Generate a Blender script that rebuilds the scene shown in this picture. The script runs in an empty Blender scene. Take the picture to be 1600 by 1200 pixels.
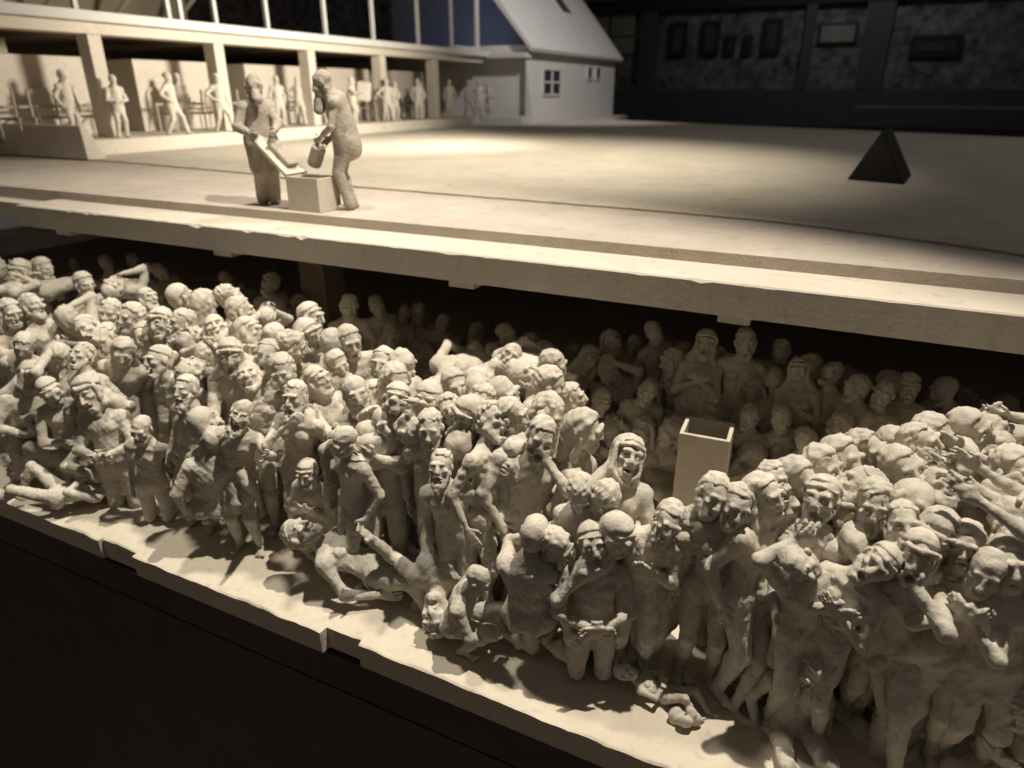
import bpy, bmesh, math, random, time
import numpy as np
from mathutils import Vector, Matrix
T0 = time.time()
C = bpy.context.scene.collection
R_ = math.radians
# ------------------------------------------------------------------ camera
H = 3.6
PITCH, YAW, FPX = R_(23.1), R_(26.0), 1070.0
cam_d = bpy.data.cameras.new('camera')
cam = bpy.data.objects.new('camera', cam_d); C.objects.link(cam)
cam.location = (0, 0, H); cam.rotation_euler = (R_(90) - PITCH, 0, YAW)
cam_d.sensor_width = 36; cam_d.lens = 36 * FPX / 1600; cam_d.clip_end = 600; cam_d.clip_start = .05
cam_d.dof.use_dof = True; cam_d.dof.focus_distance = 4.4; cam_d.dof.aperture_fstop = 0.85
bpy.context.scene.camera = cam
# ------------------------------------------------------------------ world, lamps, exposure
sc = bpy.context.scene
w = bpy.data.worlds.new('World'); sc.world = w; w.use_nodes = True
w.node_tree.nodes['Background'].inputs[0].default_value = (1.0, .90, .80, 1)
w.node_tree.nodes['Background'].inputs[1].default_value = .054
sc.view_settings.view_transform = 'Standard'; sc.view_settings.look = 'None'
sc.view_settings.exposure = 0; sc.view_settings.gamma = 1

def spot(name, loc, target, power, col, size, blend, radius):
    d = bpy.data.lights.new(name, 'SPOT'); o = bpy.data.objects.new(name, d); C.objects.link(o)
    o.location = loc; d.energy = power; d.color = col
    d.spot_size = R_(size); d.spot_blend = blend; d.shadow_soft_size = radius
    o.rotation_euler = (Vector(target) - Vector(loc)).to_track_quat('-Z', 'Y').to_euler()
    return o
spot('crowd_spot', (.6, 5.04, 11.8), (-5.6, -3.4, 1.0), 5900, (1, .915, .77), 108, .34, .10)
spot('left_crowd_fill', (-5.6, 5.0, 11.6), (-4.6, 2.6, 1.0), 3300, (1, .915, .77), 62, 1.0, .45)  # added soft fill, lifts the left crowd above the right
spot('yard_spot', (-4.6, 11.6, 13.5), (-6.8, 12.2, 2.4), 9000, (1, .91, .76), 80, 1.0, .5)
spot('hall_spot', (-3.4, 14.6, 6.4), (-16.0, 15.4, 4.3), 9800, (1, .92, .78), 84, 1.0, .9)
spot('house_spot', (-3.0, 20.5, 14.5), (-12.9, 31.0, 5.8), 6600, (1, .97, .95), 56, .9, .4)
spot('yard_fill', (14.0, 22.0, 26.0), (2.0, 16.0, 2.4), 2200, (.92, .93, 1), 70, 1.0, 2.0)  # added cool fill for the yard's right side and the wedge, no real fixture
spot('far_blue_spot', (-30.0, 51.0, 7.0), (-33.0, 58.0, 10.0), 720, (.18, .36, 1), 110, .8, .5)
spot('gallery_spot', (-2, 50, 17), (-4, 62, 6), 1700, (.86, .93, 1), 130, .9, .5)

# ------------------------------------------------------------------ pixel to place, used to read positions off the plan
Fv = np.array([-math.sin(YAW) * math.cos(PITCH), math.cos(YAW) * math.cos(PITCH), -math.sin(PITCH)])
Rv = np.array([math.cos(YAW), math.sin(YAW), 0.0]); Uv = np.cross(Rv, Fv)
def ray(u, v): return Fv + Rv * (u - 800) / FPX + Uv * (600 - v) / FPX
def at_z(u, v, z): d = ray(u, v); return d * ((z - H) / d[2]) + np.array([0, 0, H])
def at_y(u, v, y): d = ray(u, v); return d * (y / d[1]) + np.array([0, 0, H])
def at_x(u, v, x): d = ray(u, v); return d * (x / d[0]) + np.array([0, 0, H])

# ------------------------------------------------------------------ materials
def mat(name, col, rough=.9, var=.12, scale=6.0, bump=.25, bscale=60.0, dirt=None, spec=.2, emit=None, estr=0, metal=0, vary=0):
    m = bpy.data.materials.new(name); m.use_nodes = True
    n = m.node_tree.nodes; l = m.node_tree.links; b = n['Principled BSDF']
    b.inputs['Roughness'].default_value = rough; b.inputs['Specular IOR Level'].default_value = spec
    b.inputs['Metallic'].default_value = metal
    tc = n.new('ShaderNodeTexCoord')
    nz = n.new('ShaderNodeTexNoise'); nz.inputs['Scale'].default_value = scale; nz.inputs['Detail'].default_value = 6
    nz.inputs['Roughness'].default_value = .62
    l.new(tc.outputs['Object'], nz.inputs['Vector'])
    cr = n.new('ShaderNodeValToRGB')
    lo = [max(0, c * (1 - var)) for c in col]; hi = [min(1, c * (1 + var)) for c in col]
    cr.color_ramp.elements[0].color = (*lo, 1); cr.color_ramp.elements[0].position = .3
    cr.color_ramp.elements[1].color = (*hi, 1); cr.color_ramp.elements[1].position = .7
    l.new(nz.outputs['Fac'], cr.inputs['Fac'])
    outc = cr.outputs['Color']
    if dirt:
        n2 = n.new('ShaderNodeTexNoise'); n2.inputs['Scale'].default_value = scale * 4.3; n2.inputs['Detail'].default_value = 8
        l.new(tc.outputs['Object'], n2.inputs['Vector'])
        r2 = n.new('ShaderNodeValToRGB'); r2.color_ramp.elements[0].position = .56; r2.color_ramp.elements[1].position = .74
        l.new(n2.outputs['Fac'], r2.inputs['Fac'])
        mx = n.new('ShaderNodeMix'); mx.data_type = 'RGBA'
        l.new(r2.outputs['Color'], mx.inputs['Factor']); l.new(outc, mx.inputs['A']); mx.inputs['B'].default_value = (*dirt, 1)
        outc = mx.outputs['Result']
    if vary:   # each cast has its own tone
        oi = n.new('ShaderNodeObjectInfo'); hv = n.new('ShaderNodeHueSaturation')
        mr = n.new('ShaderNodeMapRange'); mr.inputs['To Min'].default_value = 1 - vary; mr.inputs['To Max'].default_value = 1 + vary * .6
        l.new(oi.outputs['Random'], mr.inputs['Value']); l.new(mr.outputs['Result'], hv.inputs['Value']); l.new(outc, hv.inputs['Color'])
        outc = hv.outputs['Color']
    l.new(outc, b.inputs['Base Color'])
    if bump:
        nb = n.new('ShaderNodeTexNoise'); nb.inputs['Scale'].default_value = bscale; nb.inputs['Detail'].default_value = 5
        l.new(tc.outputs['Object'], nb.inputs['Vector'])
        bp = n.new('ShaderNodeBump'); bp.inputs['Strength'].default_value = bump; bp.inputs['Distance'].default_value = .02
        l.new(nb.outputs['Fac'], bp.inputs['Height']); l.new(bp.outputs['Normal'], b.inputs['Normal'])
    if emit:
        b.inputs['Emission Color'].default_value = (*emit, 1); b.inputs['Emission Strength'].default_value = estr
    return m
M = dict(
    plaster=mat('plaster', (.60, .55, .468), .93, .12, 5, .3, 48, dirt=(.40, .355, .29), vary=.11),
    shade_grey_plaster=mat('shade_grey_plaster', (.42, .37, .31), .92, .12, 6, .3, 60, dirt=(.24, .2, .16)),  # plaster darkened: shade on the masked pair is put into the colour
    board=mat('board', (.60, .54, .455), .9, .06, 2.0, .12, 30, dirt=(.5, .44, .36)),
    ledge=mat('ledge', (.63, .56, .46), .93, .07, 2.2, .55, 14, dirt=(.54, .47, .38)),
    deck=mat('deck', (.50, .435, .37), .93, .10, 1.6, .5, 34, dirt=(.42, .36, .30)),
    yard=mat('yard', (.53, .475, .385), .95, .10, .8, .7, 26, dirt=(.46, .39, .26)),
    house=mat('house', (.62, .60, .57), .9, .05, .6, .1, 20),
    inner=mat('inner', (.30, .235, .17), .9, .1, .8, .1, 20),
    opening=mat('opening', (.02, .018, .017), .7, .1, 3, 0),
    black=mat('black', (.05, .05, .055), .55, .2, 3, .05, 20, spec=.3),
    pyramid=mat('pyramid', (.008, .0085, .010), .45, .2, 2, .05, 20, spec=.4),
    plinth=mat('plinth', (.09, .078, .072), .75, .3, .7, .05, 10),
    floor=mat('floor', (.24, .17, .12), .6, .3, .35, .1, 6),
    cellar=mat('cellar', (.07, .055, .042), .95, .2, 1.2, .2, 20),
    brick=mat('brick', (.115, .105, .095), .9, .75, 1.6, .3, 6),
    dark_frame=mat('dark_frame', (.015, .016, .02), .6, .2, 3, 0),
    glazing=mat('glazing', (.03, .035, .05), .25, .2, 2, 0, spec=.5),
    pale_blind=mat('pale_blind', (.20, .185, .16), .9, .2, 1, 0),
    rail=mat('rail', (.42, .36, .28), .8, .1, 5, .1, 30),
)

# ------------------------------------------------------------------ mesh helpers
def new_mesh(name, verts, faces, smooth=False):
    me = bpy.data.meshes.new(name)
    verts = np.asarray(verts, np.float32); faces = np.asarray(faces, np.int32)
    nv, (nf, k) = len(verts), faces.shape
    me.vertices.add(nv); me.vertices.foreach_set('co', verts.ravel())
    me.loops.add(nf * k); me.loops.foreach_set('vertex_index', faces.ravel())
    me.polygons.add(nf); me.polygons.foreach_set('loop_start', np.arange(0, nf * k, k, dtype=np.int32))
    me.polygons.foreach_set('use_smooth', np.full(nf, bool(smooth)))
    me.update(calc_edges=True); me.validate()
    return me
def link(name, me, m=None, parent=None, loc=None):
    o = bpy.data.objects.new(name, me); C.objects.link(o)
    if m is not None and me is not None and not me.materials: me.materials.append(m)
    if parent: o.parent = parent
    if loc is not None: o.location = loc
    return o
class MB:
    def __init__(s): s.bm = bmesh.new()
    def box(s, x0, x1, y0, y1, z0, z1):
        v = [s.bm.verts.new(p) for p in [(x0, y0, z0), (x1, y0, z0), (x1, y1, z0), (x0, y1, z0), (x0, y0, z1), (x1, y0, z1), (x1, y1, z1), (x0, y1, z1)]]
        for f in [(0, 3, 2, 1), (4, 5, 6, 7), (0, 1, 5, 4), (1, 2, 6, 5), (2, 3, 7, 6), (3, 0, 4, 7)]: s.bm.faces.new([v[i] for i in f])
        return s
    def prism(s, pts, axis, a, b):
        # pts: ring of 2-D points, extruded along axis from a to b
        def P(p, t): return {'x': (t, p[0], p[1]), 'y': (p[0], t, p[1]), 'z': (p[0], p[1], t)}[axis]
        A = [s.bm.verts.new(P(p, a)) for p in pts]; B = [s.bm.verts.new(P(p, b)) for p in pts]
        n = len(pts)
        s.bm.faces.new(A[::-1]); s.bm.faces.new(B)
        for i in range(n): s.bm.faces.new([A[i], A[(i + 1) % n], B[(i + 1) % n], B[i]])
        return s
    def tube(s, p, q, r, n=8):
        p = Vector(p); q = Vector(q); d = (q - p).normalized(); a = d.orthogonal().normalized(); b = d.cross(a)
        A = []; B = []
        for i in range(n):
            t = 2 * math.pi * i / n; o = (a * math.cos(t) + b * math.sin(t)) * r
            A.append(s.bm.verts.new(p + o)); B.append(s.bm.verts.new(q + o))
        s.bm.faces.new(A[::-1]); s.bm.faces.new(B)
        for i in range(n): s.bm.faces.new([A[i], A[(i + 1) % n], B[(i + 1) % n], B[i]])
        return s
    def out(s, name, m, parent=None, bevel=0, loc=None, seg=2):
        bmesh.ops.recalc_face_normals(s.bm, faces=s.bm.faces)
        if bevel:
            bmesh.ops.bevel(s.bm, geom=list(s.bm.edges), offset=bevel, segments=seg, affect='EDGES', profile=.6)
        me = bpy.data.meshes.new(name); s.bm.to_mesh(me); s.bm.free()
        return link(name, me, m, parent, loc)
def thing(name, label, cat, loc=(0, 0, 0), rz=0, group=None):
    o = bpy.data.objects.new(name, None); C.objects.link(o); o.location = loc; o.rotation_euler = (0, 0, rz)
    return tag(o, label, cat, group)
def tag(o, label, cat, group=None):
    o['label'] = label; o['category'] = cat
    if group: o['group'] = group
    return o
def struct(o): o['kind'] = 'structure'; return o

# ------------------------------------------------------------------ sculpting field: smooth union of solids -> one continuous surface
class Field:
    def __init__(s, lo, hi, h):
        s.lo = np.array(lo, np.float32); s.h = h
        s.n = np.ceil((np.array(hi) - s.lo) / h).astype(int) + 1
        s.ax = [s.lo[i] + h * np.arange(s.n[i], dtype=np.float32) for i in range(3)]
        s.d = np.full(s.n, .2, np.float32)
    def slc(s, lo, hi, pad):
        i0 = np.clip(np.floor((np.array(lo) - pad - s.lo) / s.h).astype(int), 0, s.n - 1)
        i1 = np.clip(np.ceil((np.array(hi) + pad - s.lo) / s.h).astype(int) + 1, 1, s.n)
        sl = tuple(slice(a, b) for a, b in zip(i0, i1))
        X = s.ax[0][sl[0]][:, None, None]; Y = s.ax[1][sl[1]][None, :, None]; Z = s.ax[2][sl[2]][None, None, :]
        return sl, X, Y, Z
    def _put(s, sl, f, k, mode):
        a = s.d[sl]
        if a.size == 0: return
        if mode == 'add':
            h = np.clip(.5 + .5 * (f - a) / k, 0, 1); s.d[sl] = f + (a - f) * h - k * h * (1 - h)
        elif mode == 'sub':
            h = np.clip(.5 - .5 * (-f - a) / k, 0, 1); s.d[sl] = -f + (a + f) * h + k * h * (1 - h)
    def cone(s, a, b, ra, rb, k=.03, mode='add'):
        a = np.asarray(a, float); b = np.asarray(b, float); r = max(ra, rb)
        sl, X, Y, Z = s.slc(np.minimum(a, b) - r, np.maximum(a, b) + r, k + 2 * s.h)
        ba = b - a; L = max(float(ba @ ba), 1e-9)
        px, py, pz = X - a[0], Y - a[1], Z - a[2]
        t = np.clip((px * ba[0] + py * ba[1] + pz * ba[2]) / L, 0, 1)
        f = np.sqrt((px - ba[0] * t) ** 2 + (py - ba[1] * t) ** 2 + (pz - ba[2] * t) ** 2) - (ra + (rb - ra) * t)
        s._put(sl, f.astype(np.float32), k, mode)
    def ell(s, c, r, Rm=None, k=.03, mode='add', cut=None):
        c = np.asarray(c, float); r = np.asarray(r, float)
        e = r if Rm is None else np.sqrt(((np.asarray(Rm) * r) ** 2).sum(1))
        sl, X, Y, Z = s.slc(c - e, c + e, k + 2 * s.h)
        px, py, pz = X - c[0], Y - c[1], Z - c[2]
        if Rm is not None:
            px, py, pz = (Rm[0][i] * px + Rm[1][i] * py + Rm[2][i] * pz for i in range(3))
        k0 = np.sqrt((px / r[0]) ** 2 + (py / r[1]) ** 2 + (pz / r[2]) ** 2)
        k1 = np.sqrt((px / r[0] ** 2) ** 2 + (py / r[1] ** 2) ** 2 + (pz / r[2] ** 2) ** 2) + 1e-6
        f = k0 * (k0 - 1) / k1
        if cut is not None:   # keep only the side where n.p > off, p in the solid's own frame
            n, off = cut; g = off - (n[0] * px + n[1] * py + n[2] * pz)
            hh = np.clip(.5 + .5 * (g - f) / .012, 0, 1); f = f + (g - f) * hh + .012 * hh * (1 - hh)
        s._put(sl, f.astype(np.float32), k, mode)
    def noise(s, amp, freq, rng, n=7):
        near = np.nonzero(np.abs(s.d) < .045)
        if not len(near[0]): return
        P = np.stack([s.ax[i][near[i]] for i in range(3)], 1)
        acc = np.zeros(len(P), np.float32)
        for _ in range(n):
            v = rng.normal(size=3); v = v / np.linalg.norm(v) * freq * rng.uniform(.6, 1.5)
            acc += np.sin(P @ v.astype(np.float32) + rng.uniform(0, 6.28))
        s.d[near] += amp * acc / math.sqrt(n)
    def mesh(s):
        d = np.pad(s.d, 1, constant_values=.2); S = d < 0
        c = [S[i:S.shape[0] - 1 + i, j:S.shape[1] - 1 + j, k:S.shape[2] - 1 + k] for i in (0, 1) for j in (0, 1) for k in (0, 1)]
        anyc = c[0].copy(); allc = c[0].copy()
        for q in c[1:]: anyc |= q; allc &= q
        act = anyc & ~allc; I = np.argwhere(act)
        vid = np.full(act.shape, -1, np.int32); vid[act] = np.arange(len(I))
        off = np.array([(i, j, k) for i in (0, 1) for j in (0, 1) for k in (0, 1)])
        val = np.stack([d[I[:, 0] + o[0], I[:, 1] + o[1], I[:, 2] + o[2]] for o in off], 1)
        acc = np.zeros((len(I), 3)); cnt = np.zeros(len(I))
        for a in range(8):
            for b in range(a + 1, 8):
                if np.abs(off[a] - off[b]).sum() != 1: continue
                va, vb = val[:, a], val[:, b]; m = (va < 0) != (vb < 0)
                t = np.where(m, va / np.where(m, va - vb, 1), 0)
                acc += np.where(m[:, None], off[a] + (off[b] - off[a]) * t[:, None], 0); cnt += m
        V = (I + acc / cnt[:, None] - 1) * s.h + s.lo
        Fs = []
        for ax in range(3):
            sl0 = [slice(None)] * 3; sl1 = [slice(None)] * 3; sl0[ax] = slice(0, -1); sl1[ax] = slice(1, None)
            A, B = S[tuple(sl0)], S[tuple(sl1)]
            e = np.argwhere(A != B); e = e[(e[:, (ax + 1) % 3] > 0) & (e[:, (ax + 2) % 3] > 0)]
            if not len(e): continue
            o1 = np.zeros(3, int); o1[(ax + 1) % 3] = 1; o2 = np.zeros(3, int); o2[(ax + 2) % 3] = 1
            q = [vid[tuple((e - x).T)] for x in (o1 * 0, o1, o1 + o2, o2)]
            f = np.stack(q, 1); flip = ~A[tuple(e.T)]
            f[flip] = f[flip][:, ::-1]; Fs.append(f)
        Fa = np.concatenate(Fs); return V, Fa[(Fa >= 0).all(1)]

def rotm(rx=0, ry=0, rz=0):
    return np.array((Matrix.Rotation(R_(rz), 3, 'Z') @ Matrix.Rotation(R_(ry), 3, 'Y') @ Matrix.Rotation(R_(rx), 3, 'X')))
def ik(a, t, l1, l2, pole):
    a = np.asarray(a, float); t = np.asarray(t, float); v = t - a; L = np.linalg.norm(v); mx = (l1 + l2) * .995
    if L > mx: t = a + v * mx / L; v = t - a; L = mx
    n = v / L; x = (l1 * l1 - l2 * l2 + L * L) / (2 * L); hgt = math.sqrt(max(l1 * l1 - x * x, 1e-6))
    p = np.asarray(pole, float); p = p - n * (p @ n); p /= (np.linalg.norm(p) + 1e-9)
    return a + n * x + p * hgt, t

ARM = {  # wrist from the base of the neck, in the chest frame, for the arm on +x; elbow pole; curl
    'down': ((.25, -.06, -.56), (.5, .8, 0), .35), 'hang': ((.22, .02, -.57), (.5, .9, 0), .3),
    'chest': ((.02, -.19, -.20), (.8, .2, -.8), .5), 'cross': ((-.10, -.19, -.24), (.9, 0, -.7), .5),
    'face': ((.06, -.17, .05), (.8, -.3, -.8), .5), 'mouth': ((.02, -.19, .0), (.7, -.4, -.9), .6),
    'up': ((.20, -.10, .46), (.9, .2, .1), .3), 'fwd': ((.16, -.44, -.24), (.5, .4, -.6), .4),
    'out': ((.48, -.20, -.34), (.5, .6, -.3), .3), 'belly': ((.04, -.20, -.40), (.9, .2, -.2), .5),
    'head': ((.09, -.02, .24), (.9, -.3, 0), .7), 'reach': ((.38, -.40, .06), (.5, .3, -.8), .3),
    'clasp': ((.025, -.21, -.08), (.9, .1, -.7), .7), 'low': ((.20, -.24, -.50), (.6, .7, 0), .4),
    'hip': ((.22, -.08, -.42), (1, .4, 0), .7), 'knees': ((.12, -.36, -.40), (.9, .1, -.3), .5),
}
def hash_(t):
    h_ = 7
    for ch in t: h_ = (h_ * 31 + ord(ch)) & 0x7fffffff
    return h_
def sculpt(p):
    """one figure from a dict: returns {'body': (V, F), 'hair': ..., 'beard': ...} and the head centre, all in figure space"""
    g = p.get
    rng = np.random.default_rng(g('seed', 1)); h = g('h', .0125)
    lean, side, twist = g('lean', 0), g('side', 0), g('twist', 0)
    hp, hy, hr = g('hp', 0), g('hy', 0), g('hr', 0)
    bulk = g('bulk', 1.0); legs = g('legs', 'stand'); clothed = g('clothed', False)
    hipz = {'stand': .90, 'stride': .88, 'kneel': .50, 'sit': .13, 'squat': .30, 'lie': .90, 'bust': .90}[legs]
    P0 = np.array([0, 0, hipz]); Rc = rotm(lean, side, twist)
    def tc(v): return P0 + Rc @ np.asarray(v, float)
    nb = tc((0, 0, .50))
    Rh = Rc @ rotm(-hp, hr, hy)
    hs = g('hs', 1.15)
    hc = nb + Rc @ np.array([0, -.02, .05]) + Rh @ np.array([0, -.012, .105 * hs])
    def th(v): return hc + Rh @ (np.asarray(v, float) * hs)
    ops = []
    # legs
    hips = [P0 + rotm(0, side * .3, twist * .4) @ np.array([sx * .085, 0, -.02]) for sx in (-1, 1)]
    spec = {'stand': [((-.11, .02, .07), (0, -1, 0)), ((.11, -.03, .07), (0, -1, 0))],
            'stride': [((-.15, .16, .07), (0, -1, 0)), ((.20, -.26, .07), (.1, -1, 0))],
            'kneel': [((-.11, .40, .07), (0, -1, -.6)), ((.11, .40, .07), (0, -1, -.6))],
            'sit': [((-.14, -.46, .07), (-.2, -.3, 1)), ((.14, -.50, .07), (.2, -.3, 1))],
            'squat': [((-.13, -.12, .07), (-.1, -1, .5)), ((.13, -.16, .07), (.1, -1, .5))],
            'lie': [((-.11, .02, .36), (-.2, -1, .2)), ((.13, .05, .20), (.2, -1, .2))],
            'bust': [((-.10, .0, .07), (0, -1, 0)), ((.10, .0, .07), (0, -1, 0))]}[legs]
    if g('ank'): spec = g('ank')
    lw = (1.0 if not clothed else g('trouser', 1.22)) * bulk
    if g('coat'): ops.append(('c', P0 + np.array([0, 0, .05]), P0 + np.array([0, 0, -g('coat')]), .15 * bulk, .155 * bulk, .04))
    for hip, (an, pole), sx in zip(hips, spec, (-1, 1)):
        kn, an = ik(hip, an, .43, .42, pole)
        ops += [('c', hip, kn, .092 * lw, .058 * lw, .04), ('c', kn, an, .056 * lw, (.036 if not clothed else .052) * lw, .02)]
        calf = kn + (an - kn) * .3; sh = (an - kn) / np.linalg.norm(an - kn)
        back = np.array([0, 1, 0]) - sh * sh[1]; ops.append(('e', calf + back * .018, (.045 * lw, .045 * lw, .1), None, .04))
        if legs in ('stand', 'stride', 'squat', 'bust', 'sit', 'lie'):
            if legs == 'lie': fd = np.array([0, -.6, -.8])
            else: fd = np.array([sx * .25, -1, 0])
            fd = fd / np.linalg.norm(fd); low = an + np.array([0, 0, -.035]) * (legs != 'lie')
            ops += [('c', low - fd * .045, low + fd * .13, .036, .028, .02)]
            if not clothed and h < .0135:
                sdv = np.cross(fd, (0, 0, 1)); sdv /= np.linalg.norm(sdv)
                for q in range(5): ops.append(('c', low + fd * .12 + sdv * (q - 2) * .0165, low + fd * (.165 - .008 * q) + sdv * (q - 2) * .018, .0115, .0095, .006))
        else:
            ops += [('c', an, an + np.array([0, .13, -.03]), .034, .026, .02)]
    # trunk
    bw = bulk * g('wide', 1.0)
    ops += [('e', P0 + np.array([0, .005, .0]), (.148 * bw, .11 * bulk, .115), None, .06),
            ('e', tc((0, 0, .16)), (.13 * bw, .096 * bulk, .14), Rc, .07),
            ('e', tc((0, .005, .33)), (.155 * bw, .105 * bulk, .165), Rc, .06),
            ('c', tc((-.125, .01, .405)), tc((.125, .01, .405)), .06, .06, .05), ('c', tc((-.12, .015, .42)), tc((0, .02, .50)), .045, .045, .05), ('c', tc((.12, .015, .42)), tc((0, .02, .50)), .045, .045, .05),
            ('c', tc((0, .02, .46)), nb + Rc @ np.array([0, .01, .02]), .07, .056, .03),
            ('c', nb, th((0, .015, -.06)), .054 * bulk, .05, .025)]
    if clothed:
        ops += [('c', tc((0, 0, .42)), P0 + np.array([0, 0, -.10]), .15, .185, .05), ('c', tc((-.19, 0, .42)), tc((.19, 0, .42)), .07, .07, .04)]
    else:
        ch = g('chest', .04)
        for sx in (-1, 1):
            ops.append(('e', tc((sx * .068, -.082, .335)), (.06, ch, .05), Rc, .022))
            ops.append(('c', tc((sx * .135, -.035, .415)), tc((sx * .02, -.075, .445)), .018, .014, .018))   # collar bone
            ops.append(('e', P0 + np.array([sx * .07, .075, -.03]), (.078, .07, .085), None, .02))
            ops.append(('e', tc((sx * .07, .075, .36)), (.055, .035, .08), Rc, .03))
        for q in range(4):
            for sx in (-1, 1): ops.append(('c', tc((sx * .03, -.098, .265 - .034 * q)), tc((sx * .125, -.03, .25 - .034 * q)), .009, .009, .018))
    # arms and hands
    arms = g('arms', ('down', 'down'))
    for sx, an in zip((-1, 1), arms):
        if an is None: continue
        t, pole, curl = ARM[an] if isinstance(an, str) else an
        sh = tc((sx * .172 * g('wide', 1.0), .01, .405)); k = np.array([sx, 1, 1.0])
        wr_t = nb + Rc @ (np.array(t) * k); el, wr = ik(sh, wr_t, .285, .255, Rc @ (np.array(pole) * k))
        aw = bulk * (1.25 if clothed else 1)
        ops += [('e', sh, (.058 * aw, .058 * aw, .062), Rc, .04), ('c', sh, el, .052 * aw, .041 * aw, .03), ('c', el, wr, .042 * aw, .027 * aw, .02)]
        f = (wr - el) / np.linalg.norm(wr - el)
        hint = Rc @ np.array([0, 1.0, .25]) if an in ('chest', 'cross', 'face', 'mouth', 'belly', 'clasp', 'head') else Rc @ np.array([-sx * 1.0, .25, 0])
        nrm = hint - f * (hint @ f); nrm /= (np.linalg.norm(nrm) + 1e-9); sd = np.cross(f, nrm)
        if an in ('chest', 'cross', 'face', 'mouth', 'belly', 'clasp', 'head'):
            hd = Rc @ np.array([-sx * .75, -.05, .35]); hd = hd + f * .9; hd -= nrm * (hd @ nrm) * .6; hd /= np.linalg.norm(hd)
            f2 = hd; sd = np.cross(f2, nrm); sd /= np.linalg.norm(sd); nrm = np.cross(sd, f2)
        else: f2 = f
        pc = wr + f2 * .05; Rp = np.stack([sd, f2, nrm], 1)
        ops.append(('e', pc, (.044, .056, .02), Rp, .02))
        th_s = sx * np.sign((sd * (Rc @ np.array([0, -1, .6]))).sum() * sx + 1e-6)
        for q in range(4):
            o0 = pc + f2 * .042 + sd * (q - 1.5) * .0225
            ln = (.036, .042, .040, .032)[q]; b1 = f2 + sd * (q - 1.5) * .10 + nrm * curl * .35; b1 /= np.linalg.norm(b1)
            m1 = o0 + b1 * ln; b2 = f2 + nrm * curl * 1.1; b2 /= np.linalg.norm(b2)
            ops += [('c', o0, m1, .0128, .0115, .005), ('c', m1, m1 + b2 * ln * .95, .0115, .0095, .005)]
        tb = wr + f2 * .025 + sd * th_s * .035; tm = tb + (f2 * .6 + sd * th_s * .7 + nrm * .25) * .042
        ops += [('c', tb, tm, .015, .0125, .008), ('c', tm, tm + (f2 * .9 + sd * th_s * .15 + nrm * .4) * .032, .0125, .010, .005)]
    # head
    o = g('mouth', 0.0); gaunt = g('gaunt', 1.0); S = hs
    fr_ = np.random.default_rng(int(abs(hash_(repr(sorted(p.items())))) % 99991)); jw, nl, nw, br, cw, sk = fr_.uniform(-1, 1, 6)
    def E(c, r, k, mode='add'): ops.append(('e', th(c), tuple(x * S for x in r), Rh, k * S, mode))
    def K(a, b, ra, rb, k, mode='add'): ops.append(('c', th(a), th(b), ra * S, rb * S, k * S, mode))
    E((0, .018, .035), (.078 + .005 * sk, .097 - .005 * sk, .086 + .005 * jw), .03); E((0, -.022, -.03), (.060 + .006 * jw, .07, .085 + .008 * nl), .03)
    E((0, -.05, -.10 - .022 * o), (.036 + .009 * jw, .034, .028 + .006 * cw), .025)
    for sx in (-1, 1):
        E((sx * (.046 + .006 * cw), -.058 - .004 * cw, -.018), (.022, .024, .018), .02)
        K((sx * .062, .0, -.055), (sx * .022, -.058, -.112 - .02 * o), .02, .018, .03)
    K((-.046, -.078 - .003 * br, .032), (.046, -.078 - .003 * br, .032), .0135 + .003 * br, .0135 + .003 * br, .014)
    for sx in (-1, 1):
        E((sx * .031, -.100, .006), (.0235, .030, .0185), .008, 'sub')
        E((sx * .031, -.0765, .004), (.0145, .0125, .0115), .004)
        E((sx * .048, -.073, -.052), (.02, .02, .028), .016, 'sub') if gaunt > .8 else None
        E((sx * .083, .012, -.002), (.012, .022, .032), .008)
    K((0, -.086, .026), (.004 * cw, -.105 - .006 * nl, -.024 - .005 * nl), .0095 + .002 * nw, .0155 + .003 * nw, .009)
    for sx in (-1, 1): E((sx * .012, -.096, -.030), (.009, .011, .008), .006)
    K((-.022, -.088, -.056), (.022, -.088, -.056), .0075, .0075, .008)
    K((-.019, -.085, -.082 - .034 * o), (.019, -.085, -.082 - .034 * o), .009, .009, .008)
    E((0, -.096, -.069 - .016 * o), (.021 + .005 * o, .040 + .018 * o, .0045 + .026 * o), .005, 'sub')
    if g('mask'):
        E((0, -.075, -.02), (.062, .04, .085), .02)
        for sx in (-1, 1): E((sx * .034, -.108, .012), (.024, .018, .024), .004); E((sx * .034, -.126, .012), (.016, .012, .016), .003, 'sub')
        K((0, -.085, -.05), (0, -.145, -.085), .040, .040, .010); K((0, -.14, -.085), (0, -.185, -.135), .048, .052, .004)
    # bounds
    pts = []
    for q in ops:
        if q[0] == 'c': r = max(q[3], q[4]); pts += [q[1] - r, q[1] + r, q[2] - r, q[2] + r]
        else: r = max(q[2]); pts += [q[1] - r, q[1] + r]
    pts = np.array(pts); lo = pts.min(0) - .03; hi = pts.max(0) + .03
    cutz = g('cut')
    if cutz is not None: lo[2] = cutz
    fld = Field(lo, hi, h)
    for q in ops:
        if q[0] == 'c': fld.cone(q[1], q[2], q[3], q[4], q[5], q[6] if len(q) > 6 else 'add')
        else: fld.ell(q[1], q[2], q[3], q[4], q[5] if len(q) > 5 else 'add')
    if not clothed: fld.noise(.0040, 36, rng); fld.noise(.0022, 95, rng); fld.noise(.0012, 190, rng)
    else: fld.noise(.005, 30, rng); fld.noise(.002, 90, rng)
    res = {'body': fld.mesh()}
    hair = g('hair', 'bald')
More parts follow.
